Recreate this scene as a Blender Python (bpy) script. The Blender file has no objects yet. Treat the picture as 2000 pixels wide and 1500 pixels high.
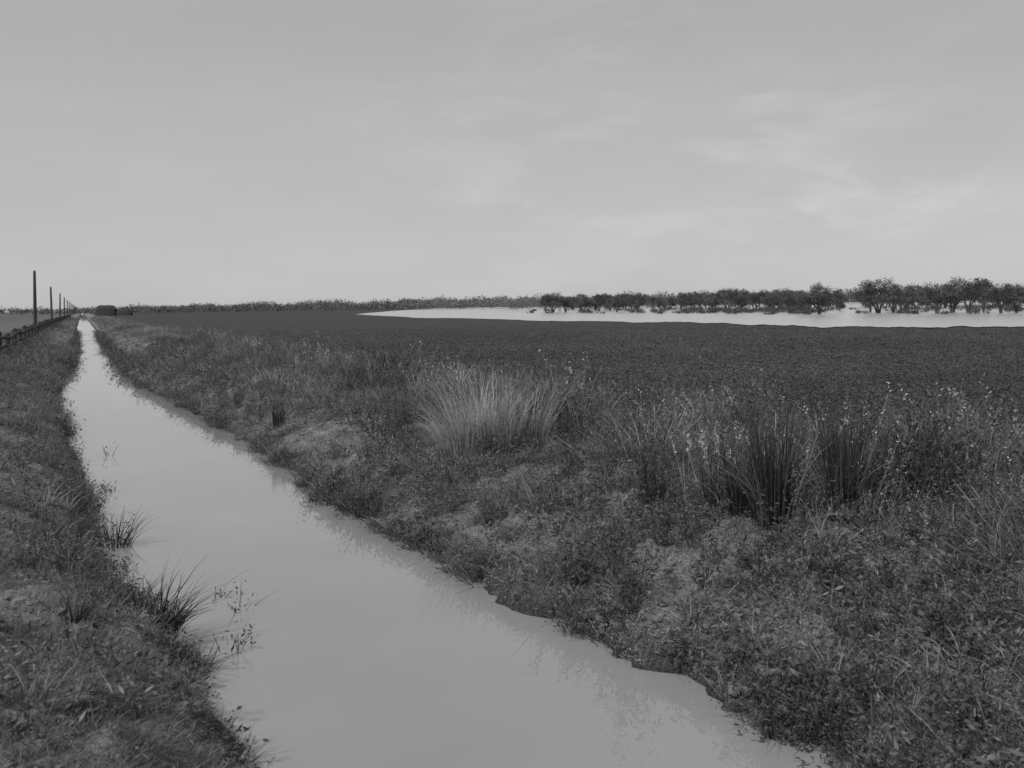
import bpy, math
import numpy as np
from mathutils import Vector, Matrix
rng = np.random.default_rng(7)
sc = bpy.context.scene
COL = sc.collection

# ------------------------------------------------------------------ geography
YAW = math.radians(21.4)
FW = np.array([math.sin(YAW), math.cos(YAW)])
RT = np.array([math.cos(YAW), -math.sin(YAW)])
CAMZ = 3.0
def spot(a, t):
    """ground point at tangent bearing a and forward distance t (metres) from the bridge"""
    p = t * (FW + a * RT)
    return float(p[0]), float(p[1])

TAB = rng.random((256, 256))
def vn(x, y, seed=0):
    x = np.asarray(x, float) + seed * 17.31; y = np.asarray(y, float) + seed * 9.77
    xi = np.floor(x).astype(int); yi = np.floor(y).astype(int)
    fx = x - xi; fy = y - yi
    fx = fx * fx * (3 - 2 * fx); fy = fy * fy * (3 - 2 * fy)
    g = lambda i, j: TAB[i % 256, j % 256]
    return (g(xi, yi) * (1 - fx) * (1 - fy) + g(xi + 1, yi) * fx * (1 - fy)
            + g(xi, yi + 1) * (1 - fx) * fy + g(xi + 1, yi + 1) * fx * fy) - 0.5

LV = [0, 7.3, 8.3, 9.5, 10.6, 13, 15.1, 19.6, 23.7, 31.4, 40.6, 53, 85, 134, 219, 410, 9000]
LU = [1.0, .90, .80, .86, .62, .22, .12, -.05, -.27, -.5, -.9, -.85, -.5, -.55, -.8, -.85, -.85]
RV = [0, 5.86, 7, 8.25, 9.86, 11.5, 13.95, 16.9, 25.7, 36.4, 47.5, 73.6, 114, 240, 460, 9000]
RU = [4.9, 4.65, 4.4, 4.36, 4.15, 3.88, 3.72, 3.55, 3.45, 2.85, 2.05, 2.2, 1.95, 2.0, 1.9, 1.9]
def edges(v):
    v = np.asarray(v, float)
    w = 1 + np.clip(v / 60, 0, 2)
    l = np.interp(v, LV, LU) + (.22 * vn(v * .9 / w, v * 0, 1) + .16 * vn(v * 2.7 / w, v * 0, 2) + .10 * vn(v * 8 / w, v * 0, 12))
    r = np.interp(v, RV, RU) + (.25 * vn(v * .8 / w, v * 0, 3) + .22 * vn(v * 2.9 / w, v * 0, 4) + .18 * vn(v * 8 / w, v * 0, 13))
    return l, r
def H(u, v):
    u = np.asarray(u, float); v = np.asarray(v, float)
    l, r = edges(v)
    sR = u - r; sL = l - u
    zr = np.interp(sR, [-2, -.5, 0, .10, .4, 1.1, 2.2, 4, 5.5, 7.5], [-.9, -.35, 0, .15, .31, .52, .76, .80, .62, .32])
    zl = np.interp(sL, [-2, -.5, 0, .1, .4, .9, 1.8, 4, 9, 14], [-.9, -.35, 0, .16, .42, .64, .80, .9, .85, .55])
    z = np.maximum(zr, zl)
    s = np.maximum(sR, sL)
    m = np.clip(s / .7, 0, 1)
    mf = np.where(sR > 7, .25, 1.0) * np.clip(1.2 - v / 200, 0.0, 1)
    n = .20 * vn(u * .9, v * .9, 5) + .15 * vn(u * 2.1, v * 2.1, 6) + .10 * vn(u * 5.3, v * 5.3, 7) + .07 * vn(u * 11, v * 11, 8) + .04 * vn(u * 19, v * 19, 9)
    return z + n * (.15 + m) * mf * .9 * (s > -.3)

# ------------------------------------------------------------------ mesh helpers
def new_obj(name, V, Q, tone=None, mat=None, smooth=False, link=True):
    V = np.ascontiguousarray(V, dtype=np.float32).reshape(-1, 3); Q = np.ascontiguousarray(Q, dtype=np.int32).reshape(-1, 4)
    me = bpy.data.meshes.new(name)
    me.vertices.add(len(V)); me.vertices.foreach_set("co", V.ravel())
    me.loops.add(Q.size); me.loops.foreach_set("vertex_index", Q.ravel())
    me.polygons.add(len(Q)); me.polygons.foreach_set("loop_start", np.arange(0, Q.size, 4, dtype=np.int32))
    if smooth: me.polygons.foreach_set("use_smooth", np.ones(len(Q), bool))
    me.update(calc_edges=True)
    if tone is not None:
        at = me.attributes.new("tone", 'FLOAT', 'POINT')
        at.data.foreach_set("value", np.ascontiguousarray(tone, dtype=np.float32).ravel())
    if mat: me.materials.append(mat)
    ob = bpy.data.objects.new(name, me)
    if link: COL.objects.link(ob)
    return ob
def tag(ob, label, category, kind=None, group=None):
    ob["label"] = label; ob["category"] = category
    if kind: ob["kind"] = kind
    if group: ob["group"] = group

def join(parts):
    Vs, Qs, Ts, o = [], [], [], 0
    for V, Q, T in parts:
        Vs.append(V); Qs.append(Q + o); Ts.append(T); o += len(V)
    return np.concatenate(Vs), np.concatenate(Qs), np.concatenate(Ts)

def blades(n, h, rad, lean, width, bend=.3, segs=4, t0=.05, t1=.12, hv=.35, wind=(0, 0), maxaz=None, az0=0):
    az = rng.random(n) * 2 * math.pi if maxaz is None else az0 + (rng.random(n) - .5) * maxaz
    r = rad * np.sqrt(rng.random(n)); a2 = az + rng.normal(0, .6, n)
    bx = r * np.cos(a2); by = r * np.sin(a2)
    hh = h * (1 - hv * rng.random(n)); ln = lean * rng.random(n) ** .8; bd = bend * rng.random(n)
    s = np.linspace(0, 1, segs + 1)[None, :]
    off = hh[:, None] * (ln[:, None] * s + bd[:, None] * s ** 2.5)
    x = bx[:, None] + off * np.cos(az)[:, None] + wind[0] * hh[:, None] * s ** 2
    y = by[:, None] + off * np.sin(az)[:, None] + wind[1] * hh[:, None] * s ** 2
    z = hh[:, None] * (s * (1 - .25 * ln[:, None]) - .55 * bd[:, None] * s ** 3) - .03
    w = width * (.6 + .8 * rng.random(n))[:, None] * (1.03 - s) ** .6 * .5
    pa = rng.random(n) * math.pi
    wx = w * np.cos(pa)[:, None]; wy = w * np.sin(pa)[:, None]
    V = np.stack([np.stack([x - wx, y - wy, z], -1), np.stack([x + wx, y + wy, z], -1)], 2)
    b = (np.arange(n) * (segs + 1) * 2)[:, None] + np.arange(segs)[None, :] * 2
    Q = np.stack([b, b + 1, b + 3, b + 2], -1).reshape(-1, 4)
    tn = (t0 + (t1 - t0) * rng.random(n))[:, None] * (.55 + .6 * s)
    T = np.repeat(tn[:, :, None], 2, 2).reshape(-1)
    return V.reshape(-1, 3), Q, T

def leaves(P, size, t0=.05, t1=.12, flat=.5, aspect=.4):
    n = len(P)
    d = rng.normal(size=(n, 3)); d[:, 2] *= flat; d /= np.linalg.norm(d, axis=1)[:, None]
    e = rng.normal(size=(n, 3)); e -= (e * d).sum(1)[:, None] * d; e /= np.linalg.norm(e, axis=1)[:, None]
    L = (size * (.55 + .9 * rng.random(n)))[:, None]
    V = np.stack([P, P + d * L * .5 + e * L * aspect * .5, P + d * L, P + d * L * .5 - e * L * aspect * .5], 1)
    Q = np.arange(n * 4).reshape(-1, 4)
    T = np.repeat(t0 + (t1 - t0) * rng.random(n), 4)
    return V.reshape(-1, 3), Q, T

def mat_patch(n=26, r=.16, h=.07, size=.035, t0=.06, t1=.14, asp=.45):
    a = rng.random(n) * 6.283; q = r * np.sqrt(rng.random(n))
    P = np.stack([q * np.cos(a), q * np.sin(a), h * rng.random(n) * (1 - (q / r) ** 2 * .6)], 1)
    return leaves(P, size, t0, t1, flat=.6, aspect=asp)
def weed(h=.5, stems=4, nl=45, leaf=.04, t0=.05, t1=.12, lean=.3, rad=.05, head=0, th=.2, sw=.006):
    parts = [blades(stems, h, rad, lean, sw, bend=.12, segs=4, t0=t0, t1=t1, hv=.4)]
    V = parts[0][0].reshape(stems, 5, 2, 3).mean(2)
    i = rng.integers(0, stems, nl); s = rng.random(nl) ** .8 * 3.99; k = s.astype(int); f = (s - k)[:, None]
    P = V[i, k] * (1 - f) + V[i, k + 1] * f + rng.normal(0, .012 + leaf * .25, (nl, 3))
    P[:, 2] = np.maximum(P[:, 2], .005)
    parts.append(leaves(P, leaf, t0, t1, flat=.9, aspect=.3))
    if head:
        i = rng.integers(0, stems, head); s = .78 + .24 * rng.random(head)
        P = V[i, 3] + (V[i, 4] - V[i, 3]) * ((s - .75) * 4)[:, None] + rng.normal(0, .008, (head, 3))
        parts.append(leaves(P, .028, th * .8, th * 1.3, flat=1.5, aspect=.45))
    return join(parts)
def crop(n=28, r=.17, h=.18, size=.036, t0=.042, t1=.092):
    a = rng.random(n) * 6.283; q = r * rng.random(n) ** .6
    P = np.stack([q * np.cos(a), q * np.sin(a), h * (.3 + .7 * rng.random(n)) * (1 - .3 * (q / r) ** 2)], 1)
    return leaves(P, size, t0, t1, flat=.8, aspect=.5)
def clod():
    k = 3; g = np.linspace(-1, 1, k); Vs = []; Qs = []; o = 0
    for ax in range(3):
        for sg in (-1, 1):
            A, B = np.meshgrid(g, g); P = np.zeros((k * k, 3)); P[:, ax] = sg; P[:, (ax + 1) % 3] = A.ravel(); P[:, (ax + 2) % 3] = B.ravel() * sg
            Vs.append(P); ix = np.arange(k * k).reshape(k, k) + o; o += k * k
            Qs.append(np.stack([ix[:-1, :-1], ix[:-1, 1:], ix[1:, 1:], ix[1:, :-1]], -1).reshape(-1, 4))
    V = np.concatenate(Vs); V /= np.linalg.norm(V, axis=1)[:, None] ** .75
    key = np.round(V * 50).astype(int); sd = rng.random() * 50
    nz = np.stack([vn(key[:, 0] * .031 + sd + 3 * key[:, 2], key[:, 1] * .037 + key[:, 2] * .7, q) for q in (1, 2, 3)], 1)
    V = (V * (1 + .35 * nz[:, :1]) + nz * .35) * [1, .8, .6] * .045
    return V, np.concatenate(Qs), np.full(len(V), .15 + .06 * rng.random())

def scatter(name, variants, X, Y, S, mat, label, category, Z=None, tmul=None, zs=None, tilt=.12):
    n = len(X)
    if Z is None: Z = H(X, Y)
    if tmul is None: tmul = np.ones(n)
    if zs is None: zs = np.ones(n)
    tmul = np.maximum(tmul, .4)
    which = rng.integers(0, len(variants), n); rot = rng.random(n) * 6.283
    tx = rng.normal(0, tilt, n); ty = rng.normal(0, tilt, n)
    out = []
    for k, (V, Q, T) in enumerate(variants):
        m = which == k; c = int(m.sum())
        if not c: continue
        cs = np.cos(rot[m])[:, None]; sn = np.sin(rot[m])[:, None]; s = S[m][:, None]
        vx = V[None, :, 0]; vy = V[None, :, 1]; vz = V[None, :, 2] * s * zs[m][:, None]
        x = (vx * cs - vy * sn) * s + vz * tx[m][:, None] + X[m][:, None]
        y = (vx * sn + vy * cs) * s + vz * ty[m][:, None] + Y[m][:, None]
        z = vz + Z[m][:, None]
        W = np.stack([x, y, z], -1).reshape(-1, 3)
        QQ = (Q[None] + (np.arange(c) * len(V))[:, None, None]).reshape(-1, 4)
        TT = (T[None] * tmul[m][:, None]).reshape(-1)
        out.append((W, QQ, TT))
    V, Q, T = join(out)
    ob = new_obj(name, V, Q, T, mat)
    tag(ob, label, category, "stuff")
    return ob

# ------------------------------------------------------------------ materials
def nodes(name):
    m = bpy.data.materials.new(name); m.use_nodes = True
    nt = m.node_tree; nt.nodes.clear()
    return m, nt, nt.nodes, nt.links
def foliage_mat(name, gain=1.0, trans=.25, patch=.35):
    m, nt, N, L = nodes(name)
    out = N.new('ShaderNodeOutputMaterial'); at = N.new('ShaderNodeAttribute'); at.attribute_name = "tone"
    geo = N.new('ShaderNodeNewGeometry'); nz = N.new('ShaderNodeTexNoise'); nz.inputs['Scale'].default_value = 1.3; nz.inputs['Detail'].default_value = 3
    L.new(geo.outputs['Position'], nz.inputs['Vector'])
    mr = N.new('ShaderNodeMapRange'); mr.inputs['From Min'].default_value = .3; mr.inputs['From Max'].default_value = .7
    mr.inputs['To Min'].default_value = gain * (1 - patch); mr.inputs['To Max'].default_value = gain * (1 + patch)
    L.new(nz.outputs['Fac'], mr.inputs['Value'])
    mu = N.new('ShaderNodeMath'); mu.operation = 'MULTIPLY'; L.new(at.outputs['Fac'], mu.inputs[0]); L.new(mr.outputs[0], mu.inputs[1])
    p = N.new('ShaderNodeBsdfPrincipled'); p.inputs['Roughness'].default_value = .6; p.inputs['Specular IOR Level'].default_value = .25
    tr = N.new('ShaderNodeBsdfTranslucent'); mx = N.new('ShaderNodeMixShader'); mx.inputs[0].default_value = trans
    L.new(mu.outputs[0], p.inputs['Base Color']); L.new(mu.outputs[0], tr.inputs['Color'])
    L.new(p.outputs[0], mx.inputs[1]); L.new(tr.outputs[0], mx.inputs[2]); L.new(mx.outputs[0], out.inputs['Surface'])
    return m
def rough_mat(name, c0, c1, scale=4, bump=.4, dist=.05, rough=.9, use_tone=False, fine=0):
    m, nt, N, L = nodes(name)
    out = N.new('ShaderNodeOutputMaterial'); p = N.new('ShaderNodeBsdfPrincipled'); p.inputs['Roughness'].default_value = rough
    p.inputs['Specular IOR Level'].default_value = .15
    geo = N.new('ShaderNodeNewGeometry'); nz = N.new('ShaderNodeTexNoise'); nz.inputs['Scale'].default_value = scale; nz.inputs['Detail'].default_value = 10; nz.inputs['Roughness'].default_value = .75
    L.new(geo.outputs['Position'], nz.inputs['Vector'])
    mr = N.new('ShaderNodeMapRange'); mr.inputs['From Min'].default_value = .3; mr.inputs['From Max'].default_value = .7
    mr.inputs['To Min'].default_value = c0; mr.inputs['To Max'].default_value = c1
    L.new(nz.outputs['Fac'], mr.inputs['Value']); src = mr.outputs[0]
    if use_tone:
        at = N.new('ShaderNodeAttribute'); at.attribute_name = "tone"
        mu = N.new('ShaderNodeMath'); mu.operation = 'MULTIPLY'; L.new(at.outputs['Fac'], mu.inputs[0]); L.new(src, mu.inputs[1]); src = mu.outputs[0]
    if fine:
        n3 = N.new('ShaderNodeTexNoise'); n3.inputs['Scale'].default_value = fine; n3.inputs['Detail'].default_value = 4
        L.new(geo.outputs['Position'], n3.inputs['Vector'])
        m3 = N.new('ShaderNodeMapRange'); m3.inputs['From Min'].default_value = .35; m3.inputs['From Max'].default_value = .6; m3.inputs['To Min'].default_value = .5; m3.inputs['To Max'].default_value = 1.2
        L.new(n3.outputs['Fac'], m3.inputs['Value'])
        mu = N.new('ShaderNodeMath'); mu.operation = 'MULTIPLY'; L.new(m3.outputs[0], mu.inputs[0]); L.new(src, mu.inputs[1]); src = mu.outputs[0]
    L.new(src, p.inputs['Base Color'])
    b = N.new('ShaderNodeBump'); b.inputs['Strength'].default_value = bump; b.inputs['Distance'].default_value = dist
    n2 = N.new('ShaderNodeTexNoise'); n2.inputs['Scale'].default_value = scale * 5; n2.inputs['Detail'].default_value = 8; n2.inputs['Roughness'].default_value = .7
    L.new(geo.outputs['Position'], n2.inputs['Vector']); L.new(n2.outputs['Fac'], b.inputs['Height']); L.new(b.outputs[0], p.inputs['Normal'])
    L.new(p.outputs[0], out.inputs['Surface'])
    return m
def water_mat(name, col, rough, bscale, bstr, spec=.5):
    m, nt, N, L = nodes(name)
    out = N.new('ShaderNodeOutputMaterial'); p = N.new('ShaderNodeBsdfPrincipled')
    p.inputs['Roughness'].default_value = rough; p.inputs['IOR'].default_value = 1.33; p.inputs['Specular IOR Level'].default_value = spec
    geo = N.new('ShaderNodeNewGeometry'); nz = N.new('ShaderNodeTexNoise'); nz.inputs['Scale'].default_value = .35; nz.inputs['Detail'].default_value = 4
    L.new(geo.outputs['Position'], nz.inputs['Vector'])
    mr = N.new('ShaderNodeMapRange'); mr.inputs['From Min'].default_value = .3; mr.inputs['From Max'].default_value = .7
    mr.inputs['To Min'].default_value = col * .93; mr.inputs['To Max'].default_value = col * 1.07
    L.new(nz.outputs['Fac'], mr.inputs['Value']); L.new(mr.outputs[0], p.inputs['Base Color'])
    n2 = N.new('ShaderNodeTexNoise'); n2.inputs['Scale'].default_value = bscale; n2.inputs['Detail'].default_value = 3
    L.new(geo.outputs['Position'], n2.inputs['Vector'])
    b = N.new('ShaderNodeBump'); b.inputs['Strength'].default_value = bstr; b.inputs['Distance'].default_value = .01
    L.new(n2.outputs['Fac'], b.inputs['Height']); L.new(b.outputs[0], p.inputs['Normal'])
    L.new(p.outputs[0], out.inputs['Surface'])
    return m
M_leaf = foliage_mat("weed_leaf", gain=2.0, patch=.28); M_crop = foliage_mat("crop_leaf", gain=1.3, trans=.2, patch=.2)
M_tree = foliage_mat("gum_foliage", gain=1.3, trans=.15, patch=.15)
M_bark = rough_mat("gum_bark", .06, .12, 6)
M_ground = rough_mat("bank_soil", .6, 1.4, 2.2, 1.0, .06, use_tone=True, fine=38)
M_clod = rough_mat("earth_clod", .12, .20, 9, .8, .02)
M_water = water_mat("muddy_channel_water", .235, .02, 3.0, .04, 1.0)
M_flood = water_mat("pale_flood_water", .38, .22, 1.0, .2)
M_pole = rough_mat("weathered_pole_wood", .035, .07, 9)
M_post = rough_mat("weathered_post_wood", .03, .07, 9)
M_hay = rough_mat("old_stacked_hay", .03, .06, 2)

# ------------------------------------------------------------------ ground
us = np.concatenate([-np.geomspace(6000, 8, 60), np.arange(-7.5, -2, .15), np.arange(-2, 12, .045), np.geomspace(12.1, 120, 130), np.geomspace(130, 7000, 60)])
vs = np.concatenate([np.linspace(-400, 0, 12)[:-1], np.arange(0, 4, .3), np.arange(4, 22, .045), np.arange(22, 34, .08), np.geomspace(34.1, 9000, 330)])
U, Vv = np.meshgrid(us, vs)
Z = H(U, Vv)
l, r = edges(Vv); sR = U - r; sL = l - U
tone = np.where(sR > 0, np.interp(sR, [0, .10, .35, 3, 6, 7.5, 1e5], [.05, .09, .165, .185, .10, .050, .050]),
                np.interp(sL, [0, .12, .4, 2, 5, 20, 1e5], [.05, .09, .16, .18, .13, .10, .10]))
tone = tone * (1 + .35 * vn(U * .7, Vv * .7, 11))
nu, nv = len(us), len(vs)
ix = np.arange(nu * nv).reshape(nv, nu)
Q = np.stack([ix[:-1, :-1], ix[:-1, 1:], ix[1:, 1:], ix[1:, :-1]], -1).reshape(-1, 4)
g = new_obj("ground", np.stack([U, Vv, Z], -1), Q, tone, M_ground, smooth=True)
tag(g, "flat flood plain with raised earth channel banks", "ground", "structure")

# channel water
vw = np.concatenate([np.linspace(-60, 60, 61), np.geomspace(64, 9000, 60)])
l, r = edges(vw)
A = np.stack([np.stack([l - .8, vw, 0 * vw], -1), np.stack([r + .8, vw, 0 * vw], -1)], 1).reshape(-1, 3)
b = np.arange(len(vw) - 1) * 2
w = new_obj("channel_water", A, np.stack([b, b + 1, b + 3, b + 2], -1), None, M_water)
tag(w, "still muddy water filling a long straight channel", "water", "structure")

# flood water : grid of strips between near and far shore for each bearing
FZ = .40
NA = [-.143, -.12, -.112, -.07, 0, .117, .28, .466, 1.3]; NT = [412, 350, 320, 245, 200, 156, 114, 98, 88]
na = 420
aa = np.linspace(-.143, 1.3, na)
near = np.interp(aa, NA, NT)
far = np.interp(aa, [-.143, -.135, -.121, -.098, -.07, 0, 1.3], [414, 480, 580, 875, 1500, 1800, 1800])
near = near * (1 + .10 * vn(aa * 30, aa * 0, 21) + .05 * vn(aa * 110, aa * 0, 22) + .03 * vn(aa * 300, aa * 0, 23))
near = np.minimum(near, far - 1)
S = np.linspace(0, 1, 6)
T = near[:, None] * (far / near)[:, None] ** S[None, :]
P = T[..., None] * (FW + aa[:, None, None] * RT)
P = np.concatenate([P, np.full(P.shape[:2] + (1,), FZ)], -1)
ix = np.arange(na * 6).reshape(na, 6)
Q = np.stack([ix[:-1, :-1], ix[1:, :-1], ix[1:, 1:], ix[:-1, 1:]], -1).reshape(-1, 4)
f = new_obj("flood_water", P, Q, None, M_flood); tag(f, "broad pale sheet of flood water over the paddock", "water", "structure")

# ------------------------------------------------------------------ vegetation stuff
def cull(u, v, ml=1.5, mr=2.0):
    return (u < 1.07 * v + mr) & (u > -.066 * v - ml)
def strip(n, v0, v1, s0, s1, side, edgebias=1.0):
    v = v0 * (v1 / v0) ** rng.random(n); s = s0 + (s1 - s0) * rng.random(n) ** edgebias
    l, r = edges(v); u = r + s if side > 0 else l - s
    k = cull(u, v); return u[k], v[k], s[k]
# clods
u, v, s = strip(14000, 3.8, 45, .05, 4.2, 1); ub, vb, sb = strip(4500, 5, 40, .1, 3.5, -1)
X = np.concatenate([u, ub]); Y = np.concatenate([v, vb]); k = vn(X * 1.2, Y * 1.2, 71) > -.15; X, Y = X[k], Y[k]
scatter("earth_clods", [clod() for _ in range(8)], X, Y, .2 + 1.3 * rng.random(len(X)) ** 3, M_clod, "crumbled lumps of dry earth on the banks", "earth", tilt=.3)

mats = [mat_patch(26, .16, .05 + .04 * rng.random(), .028) for _ in range(8)]
mats += [mat_patch(26, .14, .09, .05, .05, .12, .14) for _ in range(6)]
smallw = [weed(.16, 4, 26, .035, .035, .09, lean=.7, rad=.03, sw=.005) for _ in range(10)]
smallw += [blades(12, .2, .04, .9, .008, .6, 3, .06, .15) for _ in range(3)]
u, v, s = strip(36000, 3.6, 70, .02, 3.4, 1)
k = (.7 * vn(u * 1.3, v * 1.3, 31) + vn(u * 5, v * 5, 32) * 1.1 + np.interp(v, [5, 9, 14], [-.02, .06, .14]) + .5 * (s < .3)) > 0
u, v = u[k], v[k]
u2, v2, s2 = strip(9000, 4, 80, 2.8, 7.2, 1)
u3, v3, s3 = strip(15000, 4.5, 90, .0, 4.5, -1)
k = (.8 * vn(u3 * 1.3, v3 * 1.3, 33) + vn(u3 * 5, v3 * 5, 34) * 1.1 + np.interp(v3, [5, 11, 20], [-.08, .04, .1]) + .5 * (s3 < .3)) > 0
u3, v3 = u3[k], v3[k]
X = np.concatenate([u, u2, u3]); Y = np.concatenate([v, v2, v3])
scatter("creeping_ground_cover", mats, X, Y, (.4 + .8 * rng.random(len(X))) * np.clip(Y / 22, .8, 2.2), M_leaf,
        "low creeping weeds matted over the earth banks", "weeds", tmul=.85 + .9 * vn(X * 1.6, Y * 1.6, 35))
u, v, s = strip(13000, 3.8, 60, .02, 3.6, 1, .9); k = (.8 * vn(u * 1.1, v * 1.1, 36) + .10 + .2 * (s < .25)) > 0; u, v = u[k], v[k]
u3, v3, s3 = strip(5000, 5, 70, 0, 4, -1); k = (vn(u3 * 1.1, v3 * 1.1, 37) + .08) > 0; u3, v3 = u3[k], v3[k]
X = np.concatenate([u, u3]); Y = np.concatenate([v, v3])
scatter("small_weeds", smallw, X, Y, (.5 + 1.6 * rng.random(len(X)) ** 1.8) * np.clip(Y / 25, 1, 2), M_leaf, "small leafy weeds sprouting along the channel banks", "weeds",
        tmul=.65 + .6 * rng.random(len(X)))
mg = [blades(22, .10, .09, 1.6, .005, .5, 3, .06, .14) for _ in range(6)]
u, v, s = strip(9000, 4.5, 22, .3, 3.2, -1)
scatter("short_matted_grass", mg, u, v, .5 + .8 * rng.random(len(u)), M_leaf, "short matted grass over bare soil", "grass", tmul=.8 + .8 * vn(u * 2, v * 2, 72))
# waterline fringe
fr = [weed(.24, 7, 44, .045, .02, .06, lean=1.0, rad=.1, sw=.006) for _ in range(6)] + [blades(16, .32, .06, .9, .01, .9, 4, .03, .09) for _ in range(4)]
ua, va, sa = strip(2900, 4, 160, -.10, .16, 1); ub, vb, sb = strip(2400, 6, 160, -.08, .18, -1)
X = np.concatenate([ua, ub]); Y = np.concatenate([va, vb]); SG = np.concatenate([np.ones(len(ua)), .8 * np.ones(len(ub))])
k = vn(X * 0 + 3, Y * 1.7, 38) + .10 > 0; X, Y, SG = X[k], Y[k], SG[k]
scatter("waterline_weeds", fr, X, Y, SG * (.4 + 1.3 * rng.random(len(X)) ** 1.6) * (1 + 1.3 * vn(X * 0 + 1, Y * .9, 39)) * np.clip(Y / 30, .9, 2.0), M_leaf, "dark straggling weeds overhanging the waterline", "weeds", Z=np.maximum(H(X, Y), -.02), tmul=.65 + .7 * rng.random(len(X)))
# medium weeds
md = [weed(.34, 6, 60, .04, .025, .075, lean=.6, rad=.09, sw=.006) for _ in range(8)] + [weed(.5, 3, 50, .035, .03, .09, lean=.25, rad=.03, sw=.006) for _ in range(6)] + [blades(30, .36, .08, .8, .009, .6, 4, .04, .12) for _ in range(2)]
ua, va, sa = strip(5000, 4.2, 60, .25, 4.5, 1); k = vn(ua * .8, va * .8, 61) - .13 + .12 * sa > 0; ua, va = ua[k], va[k]
ub, vb, sb = strip(2000, 8, 80, .1, 3.5, -1); k = vn(ub * .8, vb * .8, 62) + np.interp(vb, [8, 20, 40], [-.15, .0, .1]) > 0; ub, vb = ub[k], vb[k]
X = np.concatenate([ua, ub]); Y = np.concatenate([va, vb])
scatter("bank_weeds", md, X, Y, (.4 + 1.0 * rng.random(len(X))) * np.clip(Y / 30, 1, 1.8), M_leaf, "knee high weeds clumped over the bank slopes", "weeds", tmul=.6 + .7 * rng.random(len(X)))
# tall weeds belt
tw = [weed(.95, 5, 100, .045, .025, .08, lean=.3, rad=.09) for _ in range(8)]
tw += [weed(1.15, 4, 40, .03, .06, .15, lean=.3, rad=.07, head=26, th=.2, sw=.006) for _ in range(3)]
tw += [weed(.75, 8, 100, .05, .018, .05, lean=.55, rad=.14) for _ in range(9)]
tw += [blades(34, 1.0, .1, .3, .011, .4, 4, .05, .15) for _ in range(2)]
u, v, s = strip(21000, 5, 80, 2.0, 13, 1)
k = (rng.random(len(u)) < np.interp(s, [2.0, 3, 3.7, 6.8, 8.5, 13], [.07, .35, 1, 1, .45, .02])) & (vn(u * .7, v * .7, 41) + .26 > 0)
u, v, s = u[k], v[k], s[k]
scatter("tall_weeds", tw, u, v, (.45 + .7 * rng.random(len(u)) ** 1.4) * (1.05 + 1.3 * vn(u * .7, v * .7, 42)) * np.interp(s, [2.0, 4.5, 8, 13], [.75, 1.05, .9, .6]), M_leaf, "tangled belt of tall weeds and dry stalks along the field edge", "weeds",
        tmul=.68 + .6 * rng.random(len(u)) + 1.1 * vn(u * .6, v * .6, 43))
dry = [blades(7, .8, .25, 1.5, .008, .5, 4, .14, .25) for _ in range(6)] + [blades(5, 1.2, .15, .5, .009, .3, 4, .12, .22) for _ in range(2)]
u, v, s = strip(1400, 5.5, 45, 2.4, 8.6, 1); k = vn(u * .5, v * .5, 44) + .1 > 0; u, v = u[k], v[k]
scatter("dry_stalks", dry, u, v, .5 + .6 * rng.random(len(u)), M_leaf, "pale dry stalks lying through the weeds", "dry stalks")
# mid-distance bank grass
bg = [blades(34, .62, .35, .45, .022, .4, 3, .06, .15) for _ in range(4)] + [weed(.55, 10, 70, .07, .03, .08, lean=.6, rad=.3) for _ in range(6)]
ua, va, sa = strip(5800, 24, 420, .5, 7.4, 1); ub, vb, sb = strip(3000, 22, 420, .25, 5.5, -1)
X = np.concatenate([ua, ub]); Y = np.concatenate([va, vb]); SS = np.concatenate([sa, sb])
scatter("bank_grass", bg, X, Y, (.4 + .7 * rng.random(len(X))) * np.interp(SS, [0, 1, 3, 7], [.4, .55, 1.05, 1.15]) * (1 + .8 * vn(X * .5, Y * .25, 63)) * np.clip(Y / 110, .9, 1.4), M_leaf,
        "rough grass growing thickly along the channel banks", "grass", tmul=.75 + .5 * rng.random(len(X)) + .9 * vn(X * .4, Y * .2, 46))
# crop
cn = [crop() for _ in range(8)]; cf = [crop(26, .24, .16, .044) for _ in range(6)]
def wedge(n, t0, t1):
    t = t0 * (t1 / t0) ** rng.random(n); a = -.42 + .97 * rng.random(n)
    X = t * (FW[0] + a * RT[0]); Y = t * (FW[1] + a * RT[1]); l, r = edges(Y)
    k = (X - r) > 6.4 + 3.0 * vn(X * .4, Y * .4, 47)
    return X[k], Y[k], t[k]
X, Y, t = wedge(42000, 10, 30)
scatter("lucerne_crop", cn, X, Y, (.7 + .7 * rng.random(len(X))) * np.clip(t / 20, .9, 1.5), M_crop, "dense dark low crop covering the field", "crop", tmul=.85 + .3 * rng.random(len(X)) + .5 * vn(X * .35, Y * .35, 48))
X, Y, t = wedge(46000, 29, 150)
near_t = np.interp((X * RT[0] + Y * RT[1]) / t, NA, NT)
k = (t < near_t * .95) & (rng.random(len(t)) < np.interp(t, [29, 90, 150], [1, 1, .15])); X, Y, t = X[k], Y[k], t[k]
scatter("lucerne_crop", cf, X, Y, (.7 + .6 * rng.random(len(X))) * np.clip(t / 24, 1, 3.2), M_crop, "dense dark low crop farther across the field", "crop",
        tmul=.9 + .2 * rng.random(len(X)) + .4 * vn(X * .12, Y * .12, 49), zs=np.clip(24 / t, .25, 1) ** 1.3)

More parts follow.
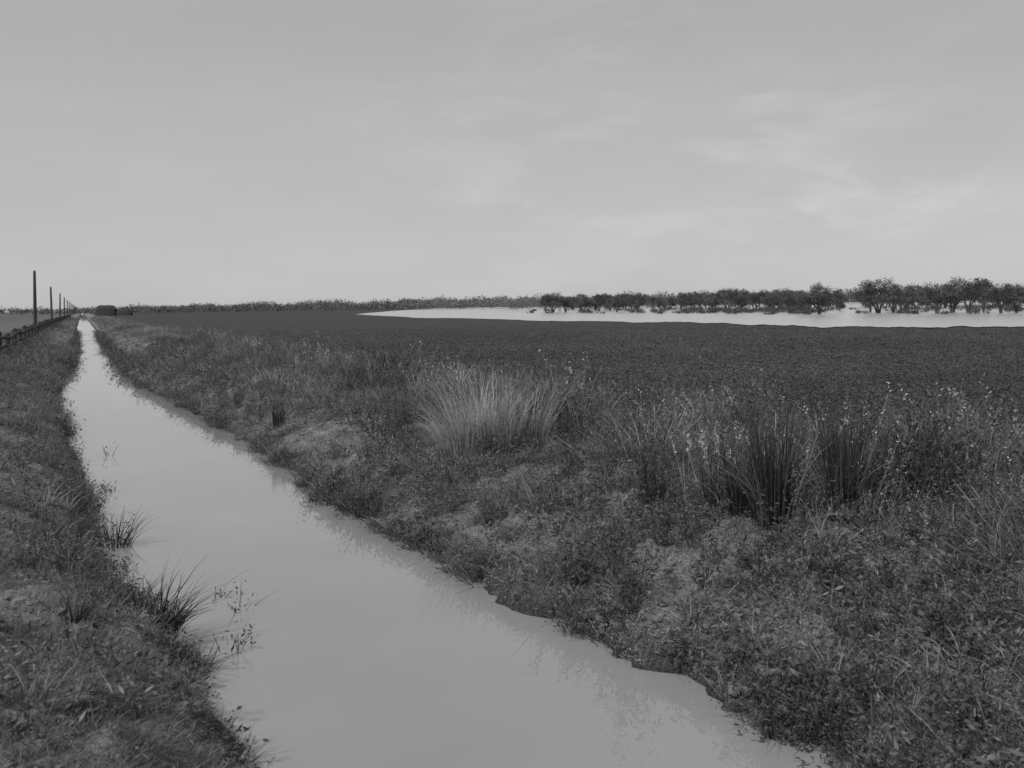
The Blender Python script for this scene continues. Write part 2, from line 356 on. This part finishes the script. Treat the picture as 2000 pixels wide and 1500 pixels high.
# ------------------------------------------------------------------ individual plants
def plant(name, geo, a, t, label, cat, group=None, z=None):
    x, y = spot(a, t); V, Q, T = geo
    ob = new_obj(name, V, Q, T, M_leaf); ob.location = (x, y, float(H(x, y)) if z is None else z)
    tag(ob, label, cat, None, group); return ob
def reed(h, n=110, rad=.13):
    return join([blades(n, h, rad, .10, .012, .14, 5, .010, .036, hv=.65), blades(n // 4, h * .85, rad, .35, .009, .7, 5, .05, .13),
                 weed(h * .85, 8, 120, .045, .013, .045, lean=.2, rad=rad * 1.5)])
G = "grass tussocks on the channel bank"
for a, t, h, wx, n in [(-.046, 16.8, 1.55, -.20, 320), (-.032, 17.1, 1.55, -.10, 280), (-.012, 16.9, 1.4, -.02, 240), (.014, 17.0, 1.35, .06, 240)]:
    plant("plume_grass", join([blades(n, h, .34, .24, .008, .42, 6, .13, .28, hv=.6, wind=(wx, 0)), blades(140, h * .5, .42, .7, .010, .6, 5, .04, .12), weed(h * .55, 12, 220, .04, .025, .08, lean=.5, rad=.4)]), a, t, "pale feathery grass clump fanning outward among weeds", "grass", G)
for a, t, h, n in [(.205, 11.6, 1.15, 130), (.213, 11.8, 1.0, 80), (.236, 10.9, 1.45, 200), (.229, 11.15, 1.2, 90), (.296, 10.9, 1.3, 190), (.306, 11.1, 1.1, 110), (.126, 12.7, .95, 80), (.18, 12.0, .85, 50), (.33, 12.0, 1.0, 60), (.265, 12.3, .95, 60), (.38, 11.0, .9, 60), (.42, 12.5, 1.0, 60), (-.214, 24.2, .8, 90), (-.25, 29, .7, 50)]:
    plant("reed_tussock", reed(h, n, .06 + .07 * h), a, t, "dark upright reed tussock among bank weeds", "grass", G)
plant("dark_bush", weed(.95, 40, 1500, .045, .010, .030, lean=.75, rad=.32), -.119, 19.4, "dark rounded leafy bush on the bank", "bush")
plant("dark_bush", weed(.75, 24, 700, .045, .012, .035, lean=.7, rad=.22), -.102, 19.8, "dark leafy bush beside the pale grass", "bush")
plant("dark_bush", weed(.45, 14, 260, .04, .013, .04, lean=.7, rad=.1), -.093, 17.6, "small dark leafy bush at bank crest", "bush")
plant("dark_bush", weed(.85, 28, 900, .045, .015, .045, lean=.8, rad=.25), .452, 9.5, "dark bush among the dry weeds", "bush")
for i in range(7):
    plant("seed_head_weed", weed(.95, 3, 20, .03, .08, .16, lean=.25, rad=.06, head=80, th=.22), .160 + .010 * i, 12.2 + .5 * rng.random(), "tall weed with pale seed heads", "weed", "pale seeding weeds")
for a, t, h in [(.097, 9.6, 1.05), (.108, 10.0, .9), (.088, 9.75, .65), (.103, 9.8, .8), (.242, 7.6, .45), (.255, 7.75, .5), (.312, 7.5, .55), (.39, 8.0, .45), (.2, 8.4, .45), (.15, 8.9, .4), (.05, 11.1, .45), (.28, 7.0, .35), (.36, 6.6, .35), (.41, 6.9, .4), (.44, 7.9, .45), (.33, 6.3, .3), (-.02, 13.2, .4), (.172, 9.7, .4), (.345, 9.1, .5), (.18, 10.4, .7), (.215, 9.8, .6), (.27, 9.3, .65), (.13, 11.2, .7), (.07, 12.6, .7), (.30, 8.4, .6), (.37, 9.7, .7), (.095, 11.0, .75), (.11, 12.0, .8), (.24, 10.3, .7), (.41, 8.9, .6), (.16, 11.4, .75), (-.378, 17.9, .5), (-.372, 18.3, .45), (-.405, 11, .4), (-.30, 8.5, .3), (-.31, 8.9, .3), (-.36, 12.6, .4), (-.385, 15.5, .45), (-.39, 19, .5), (-.40, 22, .55)]:
    plant("leafy_weed", weed(h, 8, 190, .05, .014, .05, lean=.3, rad=.09), a, t, "leafy upright weed growing on the channel bank", "weed", "upright weeds by the water")
plant("grass_tussock", join([blades(380, .70, .24, .75, .016, .6, 5, .009, .036, hv=.65), blades(18, .95, .08, 1.1, .011, .4, 5, .03, .08, maxaz=1.6, az0=.2), weed(.45, 20, 300, .05, .012, .035, lean=.8, rad=.26)]), -.336, 9.75, "spreading dark grass tussock leaning over the water", "grass", G, z=.08)
plant("grass_tussock", join([blades(80, .62, .18, .6, .013, .5, 5, .015, .055), weed(.55, 10, 120, .05, .02, .05, lean=.5, rad=.16), blades(8, .75, .08, .9, .012, .5, 5, .04, .09, maxaz=1.6, az0=.2)]), -.364, 14.0, "straggly thin grass tussock standing in shallow water", "grass", G, z=-.02)
plant("grass_tussock", blades(110, .45, .14, .9, .015, .5, 4, .02, .07), -.431, 12.1, "low dark grass tussock on the bank", "grass", G)
plant("grass_tussock", blades(60, .3, .12, 1.1, .016, .5, 4, .02, .07), -.403, 8.3, "small flat grass tussock on bare bank", "grass", G)
for a, t, s in [(-.252, 11.0, .4), (-.275, 11.3, .3), (-.182, 16.6, .35), (-.368, 22.7, .45), (-.254, 9.5, .38), (-.262, 9.65, .3)]:
    plant("floating_twig", weed(s, 6, 24, .05, .015, .05, lean=1.5, rad=.06, sw=.014), a, t, "broken leafy twig lying in the channel water", "twig", "twigs in the water", z=-.04)

# ------------------------------------------------------------------ trees
def tube(pts, rads, k=7):
    pts = np.array(pts, float); n = len(pts); th = np.linspace(0, 2 * math.pi, k, endpoint=False)
    ring = []
    for i in range(n):
        d = pts[min(i + 1, n - 1)] - pts[max(i - 1, 0)]; d /= np.linalg.norm(d)
        e = np.cross(d, [.3, .9, .1]); e /= np.linalg.norm(e); f = np.cross(d, e)
        ring.append(pts[i] + rads[i] * (np.cos(th)[:, None] * e + np.sin(th)[:, None] * f))
    V = np.concatenate(ring); ix = np.arange(n * k).reshape(n, k); nx = np.roll(ix, -1, 1)
    Q = np.stack([ix[:-1], nx[:-1], nx[1:], ix[1:]], -1).reshape(-1, 4)
    return V, Q, np.full(len(V), .07)
def make_tree(h, w, stems, low=.3):
    tr, cl = [], []
    for s in range(stems):
        az = 6.283 * s / stems + rng.random() * 1.5; b = np.array([math.cos(az), math.sin(az), 0])
        p0 = b * .15; p1 = b * (.25 + .06 * h * rng.random()) + [0, 0, h * .2]; p2 = b * w * (.12 + .15 * rng.random()) + [0, 0, h * .42]
        tr.append(tube([p0 - [0, 0, .4], p0, p1, p2], [.24, .2, .16, .12]))
        for j in range(5):
            a2 = az + rng.normal(0, .9); d = np.array([math.cos(a2), math.sin(a2), 0]); R = w * .5 * (.3 + .7 * rng.random())
            q = d * R + [0, 0, h * (low + .12 + (.85 - low - .1) * rng.random() * (1 - .35 * R / w))]
            mid = (p2 + q) / 2 + rng.normal(0, .2, 3)
            tr.append(tube([p2, mid, q], [.11, .07, .03], 5)); cl.append(q)
    cl += [np.array([rng.normal(0, w * .18), rng.normal(0, w * .18), h * (.62 + .3 * rng.random())]) for _ in range(6)]
    parts = []
    for q in cl:
        r = (.08 + .10 * rng.random()) * w; n = int(130 * (r / .8) ** 1.3) + 30
        d = rng.normal(size=(n, 3)); d /= np.linalg.norm(d, axis=1)[:, None]
        P = q + d * r * (rng.random(n) ** .45)[:, None] * [1, 1, .9] + rng.normal(0, .18, (n, 3))
        tm = .6 + .9 * rng.random()
        V, Q, T = leaves(P, .26, .045 * tm, .09 * tm, flat=1, aspect=.6)  # leaf tones lightened, painting distance haze into the crowns
        parts.append((V, Q, T))
    return join(tr), join(parts)
protos = [make_tree(*x) for x in [(6.2, 7.2, 3, .30), (6.6, 6.0, 2, .25), (5.6, 6.6, 3, .2), (6.8, 5.4, 2, .32), (6.0, 7.8, 4, .3), (4.6, 4.4, 2, .15), (6.5, 5.6, 3, .2), (5.2, 7.0, 3, .3)]]
pm = []
for i, (tr, cr) in enumerate(protos):
    a = new_obj("trunk", *tr, M_bark, smooth=True, link=False); c = new_obj("crown", *cr, M_tree, link=False); pm.append((a, c))
def add_tree(a, t, s, k, label="spreading dark gum tree standing in flood water"):
    x, y = spot(a, t)
    e = bpy.data.objects.new("gum_tree", None); e.empty_display_size = .5; COL.objects.link(e)
    e.location = (x, y, FZ - .05); e.rotation_euler = (0, 0, rng.random() * 6.28); e.scale = (s * (1 + .15 * rng.normal()), s, s)
    for src in pm[k]:
        o = src.copy(); o.parent = e; COL.objects.link(o)
    tag(e, label, "tree", None, "gum trees standing in flood water")
T0 = [(1600, 222, 1.05, 4), (1575, 236, .8, 2), (1715, 226, 1.15, 0), (1745, 236, 1.0, 2), (1790, 215, .9, 1), (1830, 205, .92, 0), (1860, 222, 1.05, 4), (1890, 210, 1.1, 0),
      (1920, 215, 1.0, 3), (1955, 200, .95, 2), (1985, 205, .9, 4), (2030, 212, 1.0, 1), (1770, 262, .95, 4), (1700, 250, .9, 5), (1640, 290, .7, 5), (1545, 280, .8, 2), (1510, 310, .85, 4),
      (1475, 315, 1.1, 2), (1440, 325, 1.1, 0), (1400, 340, .9, 1), (1245, 350, 1.05, 4), (1080, 370, 1.1, 0), (1105, 375, .95, 2), (1065, 385, .9, 3), (1140, 365, .9, 4), (1205, 350, .8, 2), (1170, 400, 1, 1), (1290, 345, .8, 7), (1340, 350, .9, 6)]
for x, t, s, k in T0: add_tree((x - 1000) / 2145, t, s, k)
for i in range(268):
    x = 1055 + 1035 * rng.random()
    if 1640 < x < 1685 or 1928 < x < 1936: continue
    a = (x - 1000) / 2145
    if vn(a * 26, 0, 81) < -.34: continue
    t = np.interp(x, [1000, 1550, 2100], [410, 320, 240]) * (1 + 1.1 * rng.random())
    add_tree(a, t, (.7 + .45 * rng.random()) * (1 + .0009 * max(t - 380, 0)), int(rng.integers(0, 8)))
bm = []
for i in range(4):
    parts = []
    for j in range(5):
        n = 90; d = rng.normal(size=(n, 3)); d /= np.linalg.norm(d, axis=1)[:, None]
        P = np.array([rng.normal(0, .9), rng.normal(0, .9), .5 + .3 * rng.random()]) + d * .75 * (rng.random(n) ** .4)[:, None] * [1, 1, .8]
        P[:, 2] = np.abs(P[:, 2]); parts.append(leaves(P, .26, .04, .09, 1, .6))
    bm.append(new_obj("drowned_bush", *join(parts), M_tree, link=False))
for i in range(150):
    x = 1000 + 1000 * rng.random()
    if i < 65: x = 1330 + 240 * rng.random()
    t = np.interp(x, [1000, 1500, 2000], [350, 235, 190]) * (.96 + .7 * rng.random())
    o = bm[i % 4].copy(); COL.objects.link(o); px, py = spot((x - 1000) / 2145, t); o.location = (px, py, FZ - .1)
    s = .4 + .8 * rng.random() ** 1.5; o.scale = (s * 1.3, s, s); o.rotation_euler = (0, 0, rng.random() * 6)
    tag(o, "low dark bush half covered by flood water", "bush", None, "bushes in the flood water")

def woodland(name, a0, a1, t0, t1, h0, h1, n, leaf, label, q=26, g=1.0):
    a = a0 + (a1 - a0) * rng.random(n)
    t = t0 + (t1 - t0) * rng.random(n)
    hh = (h0 + (h1 - h0) * (a - a0) / (a1 - a0)) * (.6 + .5 * rng.random(n)) * (1 + .5 * vn(a * 90, a * 0, 51))
    X = t * (FW[0] + a * RT[0]); Y = t * (FW[1] + a * RT[1])
    d = rng.normal(size=(n, q, 3)); d /= np.linalg.norm(d, axis=2)[..., None]; d *= (rng.random((n, q, 1)) ** .4)
    P = np.stack([X[:, None] + d[..., 0] * hh[:, None] * .62, Y[:, None] + d[..., 1] * hh[:, None] * .62, FZ + hh[:, None] * (.55 + .45 * d[..., 2])], -1).reshape(-1, 3)
    V, Q, T = leaves(P, leaf, .075 * g, .12 * g, 1, .7)
    ob = new_obj(name, V, Q, T, M_tree); tag(ob, label, "trees", "stuff")
woodland("distant_woodland", -.36, -.07, 1050, 1300, 7.5, 10.5, 900, 1.3, "far dark line of trees across the plain", q=44)
woodland("distant_woodland", -.10, .62, 950, 1250, 10.5, 16.5, 1900, 1.5, "far belt of dark trees beyond the flood", q=44, g=1.15)
woodland("distant_woodland", -.9, -.36, 1000, 1300, 6, 7, 700, 1.5, "far low tree line beyond the fence")
woodland("distant_woodland", -.01, .22, 560, 800, 7, 7.5, 160, .8, "band of trees rising out of flood water", q=60)

# ------------------------------------------------------------------ poles, fence, stacks
for i in range(16):
    v = 131 + 73 * i; hgt = 6.6 if i == 0 else 6.1 + .3 * rng.random()
    x = -4.75; z0 = float(H(x, v)); ln = rng.normal(0, .05)
    V1, Q1, T1 = tube([[0, 0, -.5], [0, 0, 0], [ln * .5, 0, hgt * .5], [ln, 0, hgt - .25], [ln, 0, hgt], [ln + .01, 0, hgt + .02]], [.22, .20, .18, .15, .12, .01], 10)
    V1[:, :2] += rng.normal(0, .006, (len(V1), 2))
    o = new_obj("telegraph_pole", V1, Q1, None, M_pole, smooth=True); o.location = (x, v, z0)
    tag(o, "dark weathered timber pole standing beside the fence", "pole", None, "line of timber poles")
fe = bpy.data.objects.new("post_and_rail_fence", None); COL.objects.link(fe); fe.location = (-3.7, 52, .9)
tag(fe, "timber post fence with top rail along the channel bank", "fence")
vp = np.arange(52, 52 + 6.0 * 60, 6.0); tops = []
for i, v in enumerate(vp):
    z0 = float(H(-3.7, v)); hh = 1.12 + .14 * rng.random(); r = .14 + .04 * rng.random()
    V1, Q1, T1 = tube([[0, 0, -.3], [0, 0, 0], [.02 * rng.normal(), 0, hh - .05], [.02 * rng.normal(), 0, hh], [0, 0, hh + .01]], [r, r, r * .92, r * .8, .01], 8)
    o = new_obj("post", V1, Q1, None, M_post, smooth=True); o.parent = fe; o.location = (0, v - 52, z0 - .9); tops.append(z0)
pr = []
for hz, rr in [(.95, .09), (.55, .07), (.3, .012)]:
    pts = [[.0 if rr < .03 else .19, v - 52, z + hz - .9 + .02 * rng.normal()] for v, z in zip(vp, tops)]
    pr.append(tube(pts, [rr] * len(pts), 5))
o = new_obj("rail", *join(pr), M_post); o.parent = fe

def stack(name, L, W, Hh, a, t, label, round_=.35):
    n, k = 14, 12; xs = np.linspace(-L / 2, L / 2, n); V = []
    for i, x in enumerate(xs):
        e = 1 - abs(2 * x / L) ** 6 * .35
        for j in range(k):
            f = j / (k - 1); th = math.pi * f
            yy = -math.cos(th) * W / 2; yy = math.copysign(abs(yy / (W / 2)) ** .6, yy) * W / 2 if yy else 0
            V.append([x, yy * e, Hh * (math.sin(th) ** round_) * e - .1 + .08 * rng.normal()])
    V = np.array(V); ix = np.arange(n * k).reshape(n, k)
    Q = np.stack([ix[:-1, :-1], ix[1:, :-1], ix[1:, 1:], ix[:-1, 1:]], -1).reshape(-1, 4)
    caps = []
    for e0 in (0, n - 1):
        for j in range(k // 2 - 1): caps.append([ix[e0, j], ix[e0, j + 1], ix[e0, k - 2 - j], ix[e0, k - 1 - j]])
    Q = np.concatenate([Q, np.array(caps)])
    o = new_obj(name, V, Q, None, M_hay, smooth=False); x, y = spot(a, t); o.location = (x, y, .35); o.rotation_euler = (0, 0, -YAW)
    tag(o, label, "haystack")
stack("haystack", 10.5, 7, 5.9, -.3695, 600, "large dark round-topped haystack on the plain")
stack("haystack", 8.0, 5, 3.6, -.353, 600, "low flat dark haystack beside a larger one", .25)

# ------------------------------------------------------------------ sky and sun
SD = Vector((-.62, -.35, 0)).normalized() * math.cos(math.radians(50)) + Vector((0, 0, math.sin(math.radians(50))))
W = bpy.data.worlds.new("World"); sc.world = W; W.use_nodes = True
N = W.node_tree.nodes; L = W.node_tree.links; N.clear()
def math_n(op, a, b=None):
    m = N.new('ShaderNodeMath'); m.operation = op
    for i, q in enumerate((a, b)):
        if q is None: continue
        if isinstance(q, (int, float)): m.inputs[i].default_value = q
        else: L.new(q, m.inputs[i])
    return m.outputs[0]
def mapr(src, a, b, c, d, smooth=False):
    m = N.new('ShaderNodeMapRange'); L.new(src, m.inputs['Value'])
    if smooth: m.interpolation_type = 'SMOOTHSTEP'
    for k2, q in zip(('From Min', 'From Max', 'To Min', 'To Max'), (a, b, c, d)): m.inputs[k2].default_value = q
    return m.outputs[0]
out = N.new('ShaderNodeOutputWorld'); bgn = N.new('ShaderNodeBackground'); sky = N.new('ShaderNodeTexSky')
sky.sky_type = 'NISHITA'; sky.sun_disc = False; sky.sun_elevation = math.radians(50); sky.sun_rotation = math.atan2(SD.x, SD.y); sky.dust_density = 1; sky.altitude = 100
bw = N.new('ShaderNodeRGBToBW'); L.new(sky.outputs[0], bw.inputs[0])
pw = math_n('POWER', bw.outputs[0], .14)
tc = N.new('ShaderNodeTexCoord'); sx = N.new('ShaderNodeSeparateXYZ'); L.new(tc.outputs['Generated'], sx.inputs[0])
haze = mapr(sx.outputs['Z'], -.02, .30, 1.07, .90, True)   # pale haze low down
side = mapr(sx.outputs['X'], .0, .75, .15, 1.0, True)       # more broken cloud to the east
def cloud(scale, det, dist, zst, off):
    mp = N.new('ShaderNodeMapping'); mp.inputs['Scale'].default_value = (1, 1, zst); mp.inputs['Location'].default_value = (off, 0, off); L.new(tc.outputs['Generated'], mp.inputs['Vector'])
    n1 = N.new('ShaderNodeTexNoise'); n1.inputs['Scale'].default_value = scale; n1.inputs['Detail'].default_value = det; n1.inputs['Roughness'].default_value = .62; n1.inputs['Distortion'].default_value = dist
    L.new(mp.outputs[0], n1.inputs['Vector']); return n1.outputs['Fac']
puff = math_n('MULTIPLY', mapr(cloud(5.5, 10, .3, 3.2, 0), .44, .66, 0, 1, True), mapr(cloud(1.8, 3, 0, 3, 0), .42, .60, .15, 1, True))
veil = mapr(cloud(2.4, 8, .3, 4.2, 2.7), .35, .68, -1, 1, False)
cl = math_n('ADD', math_n('ADD', math_n('MULTIPLY', math_n('MULTIPLY', puff, side), .17), .97), math_n('MULTIPLY', veil, .035))
tot = math_n('MULTIPLY', math_n('MULTIPLY', pw, haze), cl)
L.new(tot, bgn.inputs['Color']); bgn.inputs['Strength'].default_value = .41
L.new(bgn.outputs[0], out.inputs[0])
sl = bpy.data.lights.new("sun", 'SUN'); sl.energy = 3.2; sl.angle = math.radians(4)
so = bpy.data.objects.new("sun", sl); so.rotation_euler = SD.to_track_quat('Z', 'Y').to_euler(); COL.objects.link(so)

# ------------------------------------------------------------------ camera
cam = bpy.data.cameras.new("camera"); co = bpy.data.objects.new("camera", cam); COL.objects.link(co)
cam.sensor_width = 36; cam.lens = 36 * 2145 / 2000; cam.shift_y = -.0767; cam.clip_end = 20000; cam.clip_start = .1
M = Matrix.Rotation(-YAW, 4, 'Z') @ Matrix.Rotation(math.radians(90), 4, 'X') @ Matrix.Rotation(-math.atan(.0135), 4, 'Z')
co.matrix_world = Matrix.Translation((0, 0, CAMZ)) @ M
cam.dof.use_dof = True; cam.dof.focus_distance = 15; cam.dof.aperture_fstop = 3.5
sc.camera = co
sc.view_settings.view_transform = 'Standard'; sc.view_settings.look = 'None'; sc.view_settings.exposure = 0
